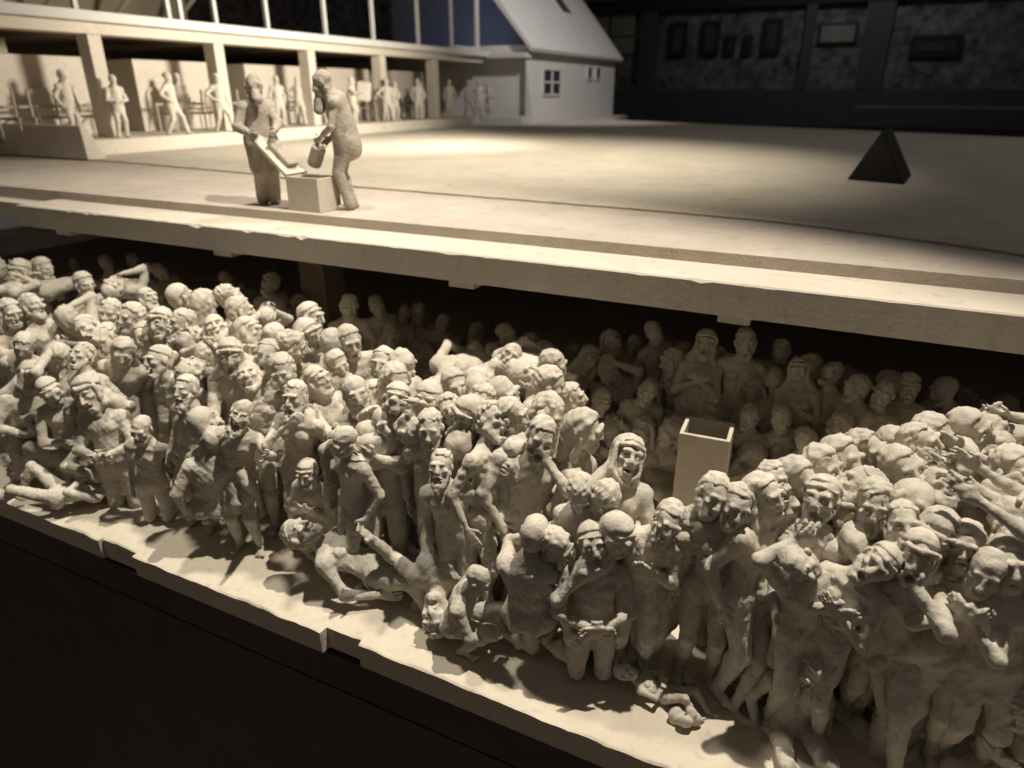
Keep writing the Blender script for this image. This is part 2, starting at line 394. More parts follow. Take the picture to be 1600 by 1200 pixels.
    def small(name, fn, amp, fr):
        c = hc; hf = min(h, .0115)
        f2 = Field(c - .42 * hs, c + .30 * hs, hf); fn(f2); f2.noise(amp, fr, rng, 9)
        if (f2.d < 0).any(): res[name] = f2.mesh()
    def fe(f, c, r, k, mode='add', cut=None): f.ell(th(c), tuple(x * S for x in r), Rh, k * S, mode, cut)
    def fk(f, a, b, ra, rb, k): f.cone(th(a), th(b), ra * S, rb * S, k * S)
    if hair in ('short', 'curly', 'cap', 'long', 'bun'):
        def fn(f):
            t = {'cap': (.087, .107, .093), 'short': (.084, .104, .092), 'curly': (.087, .108, .097), 'long': (.09, .11, .097), 'bun': (.086, .106, .094)}[hair]
            fe(f, (0, .02, .04), t, .02, cut=((0, .55, .83), {'cap': .012, 'short': .006, 'curly': .002, 'long': .004, 'bun': .0}[hair] * S))
            fe(f, (0, .06, -.02), (t[0] * .86, .052, .07), .03)
            if hair == 'long':
                for sx in (-1, 1): fk(f, (sx * .078, .02, .03), (sx * .088, .02, -.15), .026, .03, .03)
                fk(f, (0, .075, .0), (0, .085, -.20), .07, .06, .04)
            if hair == 'bun': fe(f, (0, .13, .03), (.045, .04, .045), .01)
            if hair == 'cap' and br > -.2: fk(f, (-.074, -.036, .058), (0, -.076, .076), .010, .010, .014); fk(f, (.074, -.036, .058), (0, -.076, .076), .010, .010, .014)
        small('hair', fn, {'cap': .0026, 'short': .0055, 'curly': .0055, 'long': .005, 'bun': .003}[hair], {'cap': 60, 'short': 130, 'curly': 105, 'long': 95, 'bun': 90}[hair])
    if hair == 'scarf':
        def fn(f):
            fe(f, (0, .025, .035), (.096, .112, .105), .02, cut=((0, .62, .78), .0))
            fe(f, (0, .06, -.04), (.09, .065, .10), .03)
            for sx in (-1, 1):
                fk(f, (sx * .083, -.025, .04), (sx * .074, -.03, -.09), .017, .02, .02); fk(f, (sx * .074, -.03, -.09), (0, -.055, -.152), .02, .018, .02)
                fk(f, (sx * .06, .05, -.10), (sx * .13, .07, -.22), .05, .05, .04)
            fk(f, (-.068, -.055, .062), (0, -.092, .078), .014, .014, .012); fk(f, (.068, -.055, .062), (0, -.092, .078), .014, .014, .012)
        small('head_scarf', fn, .0045, 60)
    if hair == 'helmet':
        def fn(f):
            fe(f, (0, .02, .04), (.095, .115, .095), .02, cut=((0, .2, .98), .01))
        small('cap', fn, .001, 60)
    if g('beard'):
        L = g('beard')
        def fn(f):
            for sx in (-1, 1): fk(f, (sx * .062, -.02, -.04), (sx * .03, -.062, -.118 - .02 * o), .018, .026, .02)
            fk(f, (0, -.072, -.128 - .02 * o), (0, -.085, -.13 - .02 * o - .06 * L), .034, .022, .03)
            for sx in (-1, 1): fk(f, (0, -.103, -.047), (sx * .03, -.086, -.068), .0085, .007, .008)
        small('beard', fn, .0055, 115)
    if hc is not None: res['_hc'] = hc
    return res
CACHE = {}
def figure_meshes(p):
    key = repr(sorted((k, v) for k, v in p.items()))
    if key not in CACHE:
        r = sculpt(p); hc = r.pop('_hc')
        CACHE[key] = ({k: new_mesh(k, *vf, smooth=True) for k, vf in r.items()}, hc)
    return CACHE[key]
def place_figure(p, label, group, loc, rot, scale=1.0, m='plaster', cat='figurine', name='person_figurine'):
    """p: sculpt parameters; loc: the root; rot: Euler. The body mesh is the thing, hair / head_scarf / beard are its parts."""
    ms, hc = figure_meshes(p)
    body = link(name, ms['body'], M[m])
    body.location = loc; body.rotation_euler = rot; body.scale = (scale,) * 3
    tag(body, label, cat, group)
    for k, me in ms.items():
        if k != 'body': link(k, me, M[m], body)
    return body
# ================================================================== SETTING
rs = np.random.default_rng(5)
# dark gallery floor and the plinth under the model
struct(MB().box(-70, 40, -20, 64, -8.3, -8).out('floor', M['floor']))
pl = MB().box(-18, 9, 2.99, 30, -7.98, -.26).out('plinth', M['plinth'])
tag(pl, 'black plinth carrying the white model above the dark floor', 'plinth')
MB().box(-18, 9, 2.93, 2.988, -7.9, -.62).out('front_panel', M['black'], pl)
MB().box(-18, 9, 2.93, 2.988, -.60, -.27).out('top_rail', M['plinth'], pl)
# base slab: uneven plaster ledge with two recesses in its front edge
def edge_y(x):
    y = 2.868 + (.012 if x < -5.4 else -.012 if x < -2.94 else .008)
    if -5.42 < x < -4.96 or -2.94 < x < -2.62: y += .05
    return y
xs = sorted(set(np.round(np.concatenate([np.arange(-18, 9.01, .06), [-5.425, -5.415, -4.965, -4.955, -2.945, -2.935, -2.625, -2.615]]), 4)))
ph = rs.uniform(0, 6.28, 12); fr = rs.uniform(3, 16, 12); fy = rs.uniform(3, 16, 12)
def bump(x, y): return float(sum(math.sin(fr[i] * x + fy[i] * y + ph[i]) / fr[i] for i in range(12))) * .014
dy = [0, .012, .035, .09, .16, .24, .32, .42, .55, .7, .9, 1.2, 1.7]
V = []; F = []
for x in xs:
    e = edge_y(x); j = bump(x * 3.1, 1.7) * .8
    V.append((x, 8.0, -.20)); V.append((x, e + .004, -.20)); V.append((x, e + j * .3, -.10)); V.append((x, e + j, -.016))
    for d in dy: V.append((x, e + j * (1 if d < .1 else 0) + d, (-.006 if d == 0 else 0) + bump(x, e + d) * (1 if d > 0 else .4)))
    V.append((x, 14.0, 0))
n = 5 + len(dy)
for i in range(len(xs) - 1):
    for k in range(n - 1): F.append((i * n + k, i * n + k + 1, (i + 1) * n + k + 1, (i + 1) * n + k))
base = link('base_slab', new_mesh('base_slab', V, np.array(F)[:, ::-1], True), M['ledge'])
base.data.polygons.foreach_set('use_smooth', np.array([k >= 5 for i in range(len(xs) - 1) for k in range(n - 1)]))
tag(base, 'white plaster base slab with two notches cut in its front edge', 'slab')
# underground room: dark back and side walls, columns, joists
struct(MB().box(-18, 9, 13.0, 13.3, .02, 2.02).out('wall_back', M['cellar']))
col0 = thing('square_column', 'plain square column standing in the dark behind the heaped figures', 'column', (-6.43, 7.2, 0))
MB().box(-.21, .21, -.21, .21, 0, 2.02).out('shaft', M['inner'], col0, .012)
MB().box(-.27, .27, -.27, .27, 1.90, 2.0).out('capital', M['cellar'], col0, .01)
# chamber roof slab with the lip in front, the step behind it and the joist ends below
roof = thing('chamber_roof', 'long white roof slab over the crowded underground room', 'roof slab', (0, 5.2, 2.03))
def lip(x0, x1, y0, y1, z0, z1, name):
    V = []; F = []; xs = np.arange(x0, x1 + .001, .08)
    for x in xs:
        j = bump(x * 4, 3.3) * .35; ch = rs.random() ** 14 * .035
        for (y, z) in [(y1, z0), (y0, z0 + j * .4), (y0 + j * .25, z1 - .012 - ch), (y0 + .012 + j * .25 + ch * .8, z1 + j * .3), (y1, z1)]: V.append((x, y - 5.2, z - 2.03))
    for i in range(len(xs) - 1):
        for k in range(4): F.append((i * 5 + k, (i + 1) * 5 + k, (i + 1) * 5 + k + 1, i * 5 + k + 1))
        F.append((i * 5 + 4, (i + 1) * 5 + 4, (i + 1) * 5, i * 5))
    o = link(name, new_mesh(name, V, F), M['board'], roof); return o
lip(-9.5, 9, 5.2, 5.79, 2.03, 2.29, 'front_beam')
MB().box(-9.502, -9.488, .006, .585, .006, .254).out('beam_end', M['board'], roof)
for xj, wj in ((-.67, .24), (-3.05, .26), (-6.0, .26), (-8.7, .26), (1.75, .24), (4.2, .24)):
    MB().box(xj - wj / 2, xj + wj / 2, .006, 7.7, -.055, .004).out('joist', M['board'], roof, .006)
MB().box(-20, -9.52, .30, .62, .03, .21).out('back_beam', M['board'], roof, .008)
# deck on top of the chamber and the yard beyond it; its tint edge stands in for the light boundary
struct(MB().prism([(-46, 5.77), (9.5, 5.77), (9.5, 22.6), (4.2, 25.2), (-10.8, 33.0), (-12.3, 40), (-46, 40)], 'z', 2.10, 2.39).out('deck', M['deck']))
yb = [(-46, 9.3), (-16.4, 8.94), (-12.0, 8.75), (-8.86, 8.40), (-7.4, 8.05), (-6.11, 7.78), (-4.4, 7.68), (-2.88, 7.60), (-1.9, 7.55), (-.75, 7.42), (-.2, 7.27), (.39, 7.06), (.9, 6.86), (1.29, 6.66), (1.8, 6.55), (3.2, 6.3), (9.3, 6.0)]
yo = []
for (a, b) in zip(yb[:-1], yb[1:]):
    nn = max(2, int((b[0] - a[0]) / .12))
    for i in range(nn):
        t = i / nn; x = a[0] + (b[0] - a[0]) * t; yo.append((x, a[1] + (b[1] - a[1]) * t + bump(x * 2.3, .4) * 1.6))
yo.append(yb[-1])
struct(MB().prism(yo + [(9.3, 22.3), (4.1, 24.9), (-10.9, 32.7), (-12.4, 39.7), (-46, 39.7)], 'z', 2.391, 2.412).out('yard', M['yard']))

# ------------------------------------------------------------------ open-fronted hall with pillars
hall = thing('pillared_hall', 'long low white hall with open pillared front behind the yard', 'building', (-14.6, 16, 2.41))
def hb(name, x0, x1, y0, y1, z0, z1, m, bevel=.02): return MB().box(x0 + 14.6, x1 + 14.6, y0 - 16, y1 - 16, z0 - 2.41, z1 - 2.41).out(name, m, hall, bevel)
hb('platform', -25, -13.95, 9.1, 25.6, 2.405, 2.70, M['board'])
pe = MB().box(-20 + 14.6, -13.2 + 14.6, 8.72 - 16, 9.098 - 16, .002, .59)
for v in pe.bm.verts:
    if v.co.z > .3: v.co.x -= .42 if v.co.x > 0 else 0; v.co.y += .25 if v.co.y < 8.9 - 16 else 0
pe.out('platform_end', M['board'], hall, .02)
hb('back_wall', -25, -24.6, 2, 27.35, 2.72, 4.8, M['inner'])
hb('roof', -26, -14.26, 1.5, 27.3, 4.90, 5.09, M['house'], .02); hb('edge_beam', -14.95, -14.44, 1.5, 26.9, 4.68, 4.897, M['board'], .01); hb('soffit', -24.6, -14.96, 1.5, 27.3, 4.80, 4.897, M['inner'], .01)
hb('gable_ledge', -14.28, -12.5, 26.95, 27.38, 4.84, 5.02, M['house'])
for y in (6.9, 10.25, 13.45, 16.75, 20.15, 23.4):
    hb('pillar', -14.86, -14.50, y - .10, y + .20, 2.70, 4.74, M['board'], .02)
for y in (8.68, 10.1, 12.29, 12.62, 13.62, 15.33, 17.63, 19.91, 22.5, 24.78):
    hb('roof_post', -14.66, -14.56, y - .05, y + .05, 5.09, 9.2, M['house'], .008)
hb('roof_post', -14.62, -14.52, 26.6, 26.8, 5.09, 9.2, M['house'], .008); hb('roof_kerb', -14.6, -14.3, 24.6, 26.3, 5.09, 5.20, M['house'])
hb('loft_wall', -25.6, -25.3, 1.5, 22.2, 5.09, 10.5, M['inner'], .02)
for y in np.arange(3.2, 22.3, 2.4):
    MB().tube((-24.8 + 14.6, y - 16, 2.72), (-19.2 + 14.6, y + 1.4 - 16, 7.4), .09).out('rafter', M['rail'], hall)
# ------------------------------------------------------------------ oven blocks
def oven(y0, y1, label):
    t = thing('oven_block', label, 'oven', (-16.0, (y0 + y1) / 2, 2.70), 0, 'oven blocks in the pillared hall')
    hl = (y1 - y0) / 2
    MB().box(-2.9, 0, -hl, hl, 0, 1.62).out('body', M['board'], t, .03)
    for k in range(3):
        yc = -hl + hl * 2 * (k + .5) / 3
        d = MB().prism([(yc - .26, .42), (yc + .26, .42), (yc + .26, .82)] + [(yc + .26 * math.cos(a), .82 + .2 * math.sin(a)) for a in np.linspace(.3, 2.84, 7)] + [(yc - .26, .82)], 'x', .002, .06).out('oven_door', M['board'], t, .012)
        MB().tube((.06, yc + .17, .55), (.14, yc + .17, .68), .02).out('handle', M['rail'], d)
        tr = MB()
        for s in (-.16, .16): tr.tube((.05, yc + s, .40), (.85, yc + s, .40), .025).tube((.8, yc + s, 0), (.8, yc + s, .40), .022).tube((.75, yc + s, .40), (.78, yc + s * .9, .95), .025)
        tr.out('charging_rail', M['rail'], t)
    r = MB().tube((.5, -hl, .62), (.5, hl, .62), .03)
    for q in np.linspace(-hl + .05, hl - .05, 4): r.tube((.5, q, 0), (.5, q, .62), .022)
    r.out('handrail', M['rail'], t)
    return t
oven(8.55, 11.05, 'pale oven block left of the first broad pillar')
oven(12.2, 14.85, 'pale oven block with railing between first and second pillars')
oven(15.7, 18.2, 'pale oven block behind the gas-masked pair on the deck')
oven(19.2, 21.4, 'pale oven block behind the man carrying a bundle')
oven(22.8, 24.9, 'farthest pale oven block, beside the dim gable wall')
o = tag(MB().box(-.1, .1, -.1, .1, 0, .28).tube((0, 0, .28), (0, 0, .4), .05).out('pot', M['rail']), 'two-part small pot standing on the leftmost oven block', 'pot'); o.location = (-16.1, 9.3, 4.325)

# ------------------------------------------------------------------ house with the steep roof
hs_ = thing('gabled_house', 'pale house with steep roof at the end of the hall', 'house', (-12.65, 27.4, 2.40))
W = MB().prism([(-13, .0), (0, .0), (0, 2.92), (-13, 2.92)], 'y', 0, 11).out('wall', M['house'], hs_)
rp = MB()
rp.prism([(.28, 2.66), (.34, 2.80), (-1.4, 4.88), (-6.5, 10.86), (-6.5, 10.55), (-1.5, 4.66)], 'y', -.35, 11.3)
rf = rp.out('roof', M['house'], hs_, .015)
def roofz(x): return 2.83 + (.3 - x) * 1.178
for (y0, y1, xl, xh) in ((1.25, 2.5, -1.15, -2.2), (6.4, 7.5, -1.05, -2.2)):
    s = MB().prism([(xl, roofz(xl) + .03), (xl, roofz(xl) + .10), (xh, roofz(xh) + .10), (xh, roofz(xh) + .03)], 'y', y0 - .1, y1 + .1).out('skylight', M['house'], rf, .01)
    MB().prism([(xl - .12, roofz(xl - .12) + .105), (xl - .12, roofz(xl - .12) + .13), (xh + .05, roofz(xh + .05) + .13), (xh + .05, roofz(xh + .05) + .105)], 'y', y0, y1).out('pane', M['glazing'], s)
def window(y0, y1, z0, z1, nx, nz):
    f = MB()
    f.box(.002, .07, y0, y1, z0, z0 + .07).box(.002, .07, y0, y1, z1 - .07, z1)
    for k in range(nx + 1):
        yy = y0 + (y1 - y0) * k / nx; f.box(.002, .066, yy - .05, yy + .05, z0 + .07, z1 - .07)
    for k in range(1, nz):
        zz = z0 + (z1 - z0) * k / nz; f.box(.002, .06, y0 + .05, y1 - .05, zz - .035, zz + .035)
    o = f.out('window', M['house'], hs_)
    for i in range(nx):
        for j in range(nz):
            a = y0 + (y1 - y0) * i / nx + .05; b = y0 + (y1 - y0) * (i + 1) / nx - .05
            MB().box(.004, .02, a, b, z0 + (z1 - z0) * j / nz + .03, z0 + (z1 - z0) * (j + 1) / nz - .03).out('pane', M['glazing'], o)
window(1.45, 3.4, 1.05, 2.12, 2, 2); window(6.75, 7.5, 1.75, 2.35, 1, 1); window(7.95, 8.75, 1.75, 2.38, 1, 1)
MB().prism([(.02, 0), (.34, 0), (.05, 2.5), (.02, 2.5)], 'y', -.28, -.002).out('corner_buttress', M['house'], hs_)
MB().box(-1.6, .3, -1.2, -.3, .012, .30).out('plinth_step', M['house'], hs_, .02)

# ------------------------------------------------------------------ dark gallery behind: brick wall, frames, windows
gal = thing('gallery_wall', 'dim brick gallery wall with black frames far behind the model', 'wall', (0, 62, -8))
MB().box(-75, 45, .3, .8, 0, 22).out('wall', M['brick'], gal)
def gb(name, x0, x1, z0, z1, m, y0=.1, y1=.3, par=None): return MB().box(x0, x1, y0, y1, z0 + 8, z1 + 8).out(name, m, par or gal)
gb('skirting', -30, 45, -8, 3.8, M['black'], -.2, .297)
gb('lintel', -30, 45, 9.6, 10.6, M['dark_frame'], -.3, .297)
for x0, x1 in ((-18.3, -16.9), (-5.6, -4.9), (-1.5, .3)): gb('pier', x0, x1, 3.8, 9.6, M['black'], -.25, .297)
for x0, x1, z0, z1 in ((-15.9, -14.5, 6.3, 8.8), (-13.3, -11.9, 6.3, 8.8), (-11.4, -10.6, 6.3, 7.7), (-10.0, -9.3, 6.3, 7.7), (-8.6, -7.2, 6.3, 8.8), (1.7, 4.9, 5.9, 7.3)):
    fr_ = gb('framed_window', x0, x1, z0, z1, M['dark_frame'], -.05, .297)
    gb('pane', x0 + .35, x1 - .35, z0 + .4, z1 - .4, M['glazing'], -.08, -.052, fr_)
fr_ = gb('framed_picture', -4.6, -1.9, 6.9, 8.3, M['dark_frame'], .0, .297); gb('sheet', -4.4, -2.1, 7.05, 8.15, M['pale_blind'], -.03, -.002, fr_)
ar = MB().prism([(-23.2, 14.6), (-18.9, 14.6), (-18.9, 17.2)] + [(-21.05 + 2.15 * math.cos(a), 17.2 + .9 * math.sin(a)) for a in np.linspace(.25, 2.9, 9)] + [(-23.2, 17.2)], 'y', .1, .297).out('arched_window', M['pale_blind'], gal)
for z in (15.9,): MB().box(-23.2, -18.9, .05, .097, z - .05, z + .05).out('glazing_bar', M['dark_frame'], ar)
for x in (-21.05,): MB().box(x - .07, x + .07, .05, .097, 14.6, 18.1).out('glazing_bar', M['dark_frame'], ar)
cab = thing('display_case', 'long black display case along the gallery wall', 'display case', (0, 46, -8), 0)
MB().box(-20, 30, 0, 6, 0, 8.2).out('case', M['black'], cab, .1)
MB().box(-1, 30, 5.0, 5.2, 10.7, 10.8).out('glass_edge', M['rail'], cab)
MB().box(-20, 30, 5.5, 6.0, 8.2, 9.6).out('back_board', M['black'], cab)
blue = tag(MB().box(-40.5, -27.5, 58.2, 58.5, 2, 18).out('backdrop_panel', M['inner']), 'blue-lit panel behind the roof posts of the hall', 'panel'); blue.location = (0, 0, 0)

# ------------------------------------------------------------------ dark pyramid-like wedge on the yard
wd = tag(MB().out('wedge_sign', M['pyramid']), 'black triangular wedge standing alone on the dim yard', 'sign')
bm = bmesh.new(); P = [(-.15, 11.56, 2.414), (.59, 11.25, 2.414), (.18, 11.4, 3.10)]; ex = (.14, 1.33, 0)
vs = [bm.verts.new(p) for p in P] + [bm.verts.new((p[0] + ex[0], p[1] + ex[1], p[2])) for p in P]
for f in [(0, 1, 2), (5, 4, 3), (0, 3, 4, 1), (1, 4, 5, 2), (2, 5, 3, 0)]: bm.faces.new([vs[i] for i in f])
bmesh.ops.recalc_face_normals(bm, faces=bm.faces); bmesh.ops.bevel(bm, geom=list(bm.edges), offset=.012, segments=1, affect='EDGES'); bm.to_mesh(wd.data); bm.free()

# ------------------------------------------------------------------ hollow column in the pit, and the inlet box above
def hollow(name, label, cat, loc, rz, w_, d_, h_, t_, m):
    o = thing(name, label, cat, loc, rz)
    a, b = w_ / 2, d_ / 2
    MB().box(-a, a, -b, -b + t_, 0, h_).out('front_panel', m, o, .006); MB().box(-a, a, b - t_, b, 0, h_).out('back_panel', m, o, .006)
    MB().box(-a, -a + t_, -b + t_ - .003, b - t_ + .003, .0, h_ - .002).out('side_panel', m, o, .006); MB().box(a - t_, a, -b + t_ - .003, b - t_ + .003, .0, h_ - .002).out('side_panel', m, o, .006)
    return o
cx = hollow('hollow_column', 'square white open-topped hollow column rising from the dark pit', 'column', (-.745, 5.115, .0), R_(3), .39, .35, 1.115, .032, M['board'])
bx = hollow('inlet_box', 'small open white box between the two gas-masked figures', 'box', (-5.40, 6.06, 2.391), R_(-3), .46, .34, .36, .03, M['board'])
ld = thing('box_lid', 'tilted lid board held open over the small inlet box', 'lid', (-5.62, 6.06, 2.76), 0)
bm_ = MB().box(-.62, 0, -.17, .17, -.02, .02).out('board', M['board'], ld, .008)
hd_ = MB().box(-.42, -.08, -.085, .085, .02, .085).out('grip_block', M['shade_grey_plaster'], ld, .03)
ld.rotation_euler = (0, R_(40), 0)

# ================================================================== CROWD
def zs(x, y):
    z = float(np.interp(y, [3.08, 3.2, 3.31, 3.5, 3.75, 4.05, 4.6, 5.3, 7], [.2, .6, 1.1, 1.35, 1.5, 1.57, 1.66, 1.76, 1.72]))
    return z
def surf(u, v, dz=0):
    d = ray(u, v)
    for y in np.arange(2.9, 9, .01):
        p = d * (y / d[1]) + np.array([0, 0, H])
        if p[2] <= zs(p[0], y) + dz: return p
    return p
TAKEN = []
def person(u, v, label, z=None, y=None, a=0, s=1.0, group='plaster figures in the crowd', m='plaster', roll=0, pitch=0, turn=None, **p):
    """u, v: where the head is in the plan; z or y: its height or depth (else the heap's surface); a: turn from facing the viewer"""
    if z is not None and z > .9 and not pitch: z = None
    P = at_z(u, v, z) if z is not None else at_y(u, v, y) if y is not None else surf(u, v)
    p.setdefault('seed', len(TAKEN) % 7); p.setdefault('h', .0095); p.setdefault('bulk', (1.05, 1.2, 1.0, 1.15, .95, 1.25, 1.1)[len(TAKEN) % 7])
    if 'legs' not in p: p['legs'] = 'stand' if P[2] > 1.17 else ('kneel' if P[2] > .85 else 'squat' if P[2] > .62 else 'sit')
    rq = random.Random(int(u * 7 + v * 13)); p.setdefault('lean', rq.choice((-6, 0, 6, 12, 16))); p.setdefault('side', rq.choice((-12, -7, 0, 7, 12))); p.setdefault('hr', rq.choice((-12, 0, 12)))
    ms, hc = figure_meshes(p)
    if not pitch and not roll and p['legs'] != 'lie' and s > .75: s = s * min(1.0, max(.84, P[2] / (hc[2] * s)))
    rz = math.atan2(-P[0], P[1]) + R_(a) if turn is None else R_(turn)
    Rm = Matrix.Rotation(rz, 3, 'Z') @ Matrix.Rotation(R_(pitch), 3, 'X') @ Matrix.Rotation(R_(roll), 3, 'Y')
    loc = Vector(P) - Rm @ (Vector(hc) * s)
    if p['legs'] in ('stand', 'stride') and not pitch and not roll and loc.z < .25: loc.z = max(loc.z, .0)
    TAKEN.append((u, v, P[1], loc.z))
    return place_figure(p, label, group, loc, Rm.to_euler(), s, m)
CR = []
def c(u, v, label, **k): CR.append((u, v, label, k))
FR = 'figures standing along the front edge'
# front edge, from the pit to the right
c(1150, 791, 'tall plaster man in the front row reaching one arm down across his neighbour', a=12, hp=6, hr=8, mouth=.4, hair='short', arms=('down', ((.36, -.36, -.34), (.6, .4, -.3), .3)), group=FR, z=1.55)
c(1043, 821, 'moustached plaster man in the front row with a hand on his chest', a=10, hp=4, mouth=.3, hair='curly', beard=.35, arms=('down', 'chest'), group=FR, z=1.50)
c(1283, 780, 'plaster woman in a tight cap tilting her open mouth upward', a=-14, hp=14, hr=-14, mouth=1.0, hair='cap', arms=('hang', 'hang'), group=FR, z=1.62)
c(1366, 788, 'plaster man with sunken cheeks crying out, mouth wide open', a=8, hp=8, mouth=1.5, hair='short', arms=('hang', 'hang'), group=FR, z=1.62)
c(1371, 880, 'capped plaster woman leaning her tilted head on her neighbour', a=-10, hp=6, hr=24, mouth=.9, hair='cap', arms=('chest', 'chest'), group=FR, z=1.38, s=.92)
c(1433, 866, 'striding plaster woman at the front with a hand beside her laughing mouth', a=4, hp=8, hr=8, mouth=.9, hair='scarf', arms=('down', 'face'), legs='stride', group=FR, z=1.55)
c(1459, 836, 'thin-faced plaster woman with hands clasped under her chin', a=12, hp=-6, hr=10, mouth=.2, hair='scarf', arms=('clasp', 'clasp'), group=FR, z=1.60)
c(1540, 892, 'plaster man at the right edge with clasped hands and bowed face', a=6, hp=-6, mouth=.6, hair='bald', arms=('clasp', 'clasp'), group=FR, z=1.50)
c(1244, 893, 'plaster figure bowing its head sideways under a spread hand', a=20, hp=-25, hr=-50, mouth=0, hair='bald', arms=('head', 'down'), group=FR, z=1.30)
c(1270, 1046, 'plaster figure with lowered face hanging low between the front legs', a=25, hp=-40, hr=20, mouth=.3, hair='short', arms=('down', 'down'), group=FR, y=3.44, legs='squat')
c(1597, 1100, 'plaster head just entering at the right edge near the floor', a=-20, hp=10, mouth=.5, hair='cap', arms=('chest', 'chest'), group=FR, z=.62)
c(1114, 774, 'small plaster head peeping behind the tall reaching man', a=20, hp=5, hr=10, mouth=.1, hair='short', arms=('hang', 'hang'), z=1.55)
c(1195, 776, 'plaster head with long hair at the shoulder of the tall reaching man', a=60, hp=15, mouth=.2, hair='long', arms=('hang', 'hang'), z=1.58)
c(927, 849, 'plaster woman in the front row in a cap, shouting', a=8, hp=10, mouth=1.2, hair='cap', arms=('belly', 'belly'), group=FR, z=1.18, s=.9)
c(966, 836, 'plain round plaster head beside the shouting capped woman', a=60, hp=-5, mouth=.1, hair='cap', arms=('down', 'down'), group=FR, z=1.28, s=.95)
c(836, 834, 'plaster figure seen from behind raising both hands to its head', a=165, hp=-5, mouth=0, hair='cap', arms=('face', 'face'), group=FR, z=1.10, s=.92, legs='squat')
c(870, 852, 'small plaster face turned into its own raised fist', a=60, hp=-5, mouth=.2, hair='curly', arms=('mouth', 'mouth'), z=1.12, s=.85)
c(845, 684, 'curly-haired plaster man pressing a hand to his crying face', a=6, hp=-8, hr=8, mouth=1.1, hair='curly', arms=('down', 'face'), group=FR, z=1.60, wide=1.08)
c(768, 657, 'broad-shouldered plaster man in right profile with open mouth', a=55, hp=12, mouth=1.0, hair='short', arms=('hang', 'chest'), group=FR, z=1.60, wide=1.1)
c(689, 729, 'old bearded plaster man at the front edge gazing upward, ribs showing', a=-18, hp=24, mouth=.3, hair='short', beard=.7, arms=('down', 'down'), group=FR, z=1.44, s=.96)
c(672, 669, 'plaster man behind the old bearded one, dark mouth open', a=-10, hp=10, mouth=.8, hair='short', arms=('down', 'down'), group=FR, z=1.55)
c(728, 650, 'plaster woman in a headscarf looking left past the broad man', a=-40, hp=8, mouth=.5, hair='scarf', arms=('hang', 'hang'), z=1.62)
c(618, 627, 'capped plaster woman crossing her arms over her chest', a=4, hp=-4, mouth=.3, hair='cap', arms=('cross', 'cross'), group=FR, z=1.60)
c(669, 626, 'plaster woman in a close cap looking straight at the viewer', a=0, hp=-2, mouth=0, hair='cap', arms=('hang', 'hang'), z=1.66)
c(556, 615, 'bearded plaster man with dark gaping mouth and bald brow', a=8, hp=10, mouth=1.2, hair='bald', beard=1.0, arms=('hang', 'chest'), group=FR, z=1.62)
c(460, 622, 'grieving bearded plaster man with hand at his mouth, casting a black shadow', a=-28, hp=16, hr=-10, mouth=.8, hair='curly', beard=.6, arms=('mouth', 'down'), group=FR, z=1.60)
c(480, 740, 'small plaster child in a cap at the front edge', a=-30, hp=0, mouth=.1, hair='cap', arms=('chest', 'chest'), group=FR, y=3.46, s=.76, legs='kneel')
c(539, 712, 'bald plaster head turned aside behind the small child', a=-60, hp=-10, mouth=.1, hair='bald', arms=('down', 'down'), z=1.28)
c(470, 832, 'reclining plaster woman with thrown-back head and one leg stretched over the ledge', y=3.24, turn=97, pitch=-58, roll=0, hp=10, mouth=.3, hair='curly', arms=('hang', 'out'), legs='lie', group=FR)
c(681, 962, 'upside-down plaster figure with its head resting on the front ledge', z=.20, a=160, pitch=-150, hp=10, hr=0, mouth=.5, hair='curly', arms=('down', 'out'), group=FR, legs='stride')
c(977, 1050, 'tiny swaddled plaster infant lying on the ledge', z=.14, a=70, pitch=-80, s=.40, hp=0, mouth=.1, hair='bald', arms=('belly', 'belly'), hs=1.5, group=FR, legs='lie')
c(747, 906, 'thin plaster youth kneeling low with a foot on the ledge', z=.66, a=70, hp=-10, mouth=.1, hair='bald', arms=('knees', 'knees'), group=FR, s=.8, lean=20, legs='squat')
c(907, 770, 'plaster figure bowing its crown toward the viewer behind the raised hands', a=0, hp=-38, mouth=0, hair='short', arms=('hang', 'hang'), z=1.42)
c(945, 780, 'plaster figure bowing beside another bowed crown', a=20, hp=-36, hr=12, mouth=0, hair='short', arms=('hang', 'hang'), z=1.42)
# left part of the heap
c(380, 665, 'gaunt bald plaster man leaning right with open mouth, arm hanging forward', a=-22, hp=16, hr=10, mouth=1.1, hair='bald', beard=.3, arms=('down', 'reach'), group=FR, z=1.40)
c(319, 662, 'plaster figure seen from behind, bare back to the viewer', a=150, hp=-8, mouth=0, hair='cap', arms=('hang', 'hang'), group=FR, z=1.36, legs='squat')
c(333, 688, 'bald plaster head pressed against a bare back', a=160, hp=-10, mouth=0, hair='bald', arms=('hang', 'hang'), group=FR, z=1.24, s=.9, legs='squat')
c(290, 609, 'bearded plaster man turning his shouting face to the left', a=-48, hp=12, mouth=1.0, hair='short', beard=.4, arms=('down', 'down'), group=FR, z=1.58)
c(247, 564, 'plaster woman with swept-back hair lifting her chin leftward', a=-62, hp=28, mouth=.7, hair='bun', arms=('hang', 'hang'), z=1.62, chest=.055)
c(139, 614, 'plaster figure wrapped in a heavy hooded shawl', a=-35, hp=-10, hr=-14, mouth=.3, hair='scarf', arms=('belly', 'belly'), group=FR, z=1.18, bulk=1.25, hs=1.3)
c(49, 588, 'plaster woman in a headscarf looking out at the left edge', a=12, hp=4, mouth=.6, hair='scarf', arms=('belly', 'hang'), group=FR, z=1.25, s=.95)
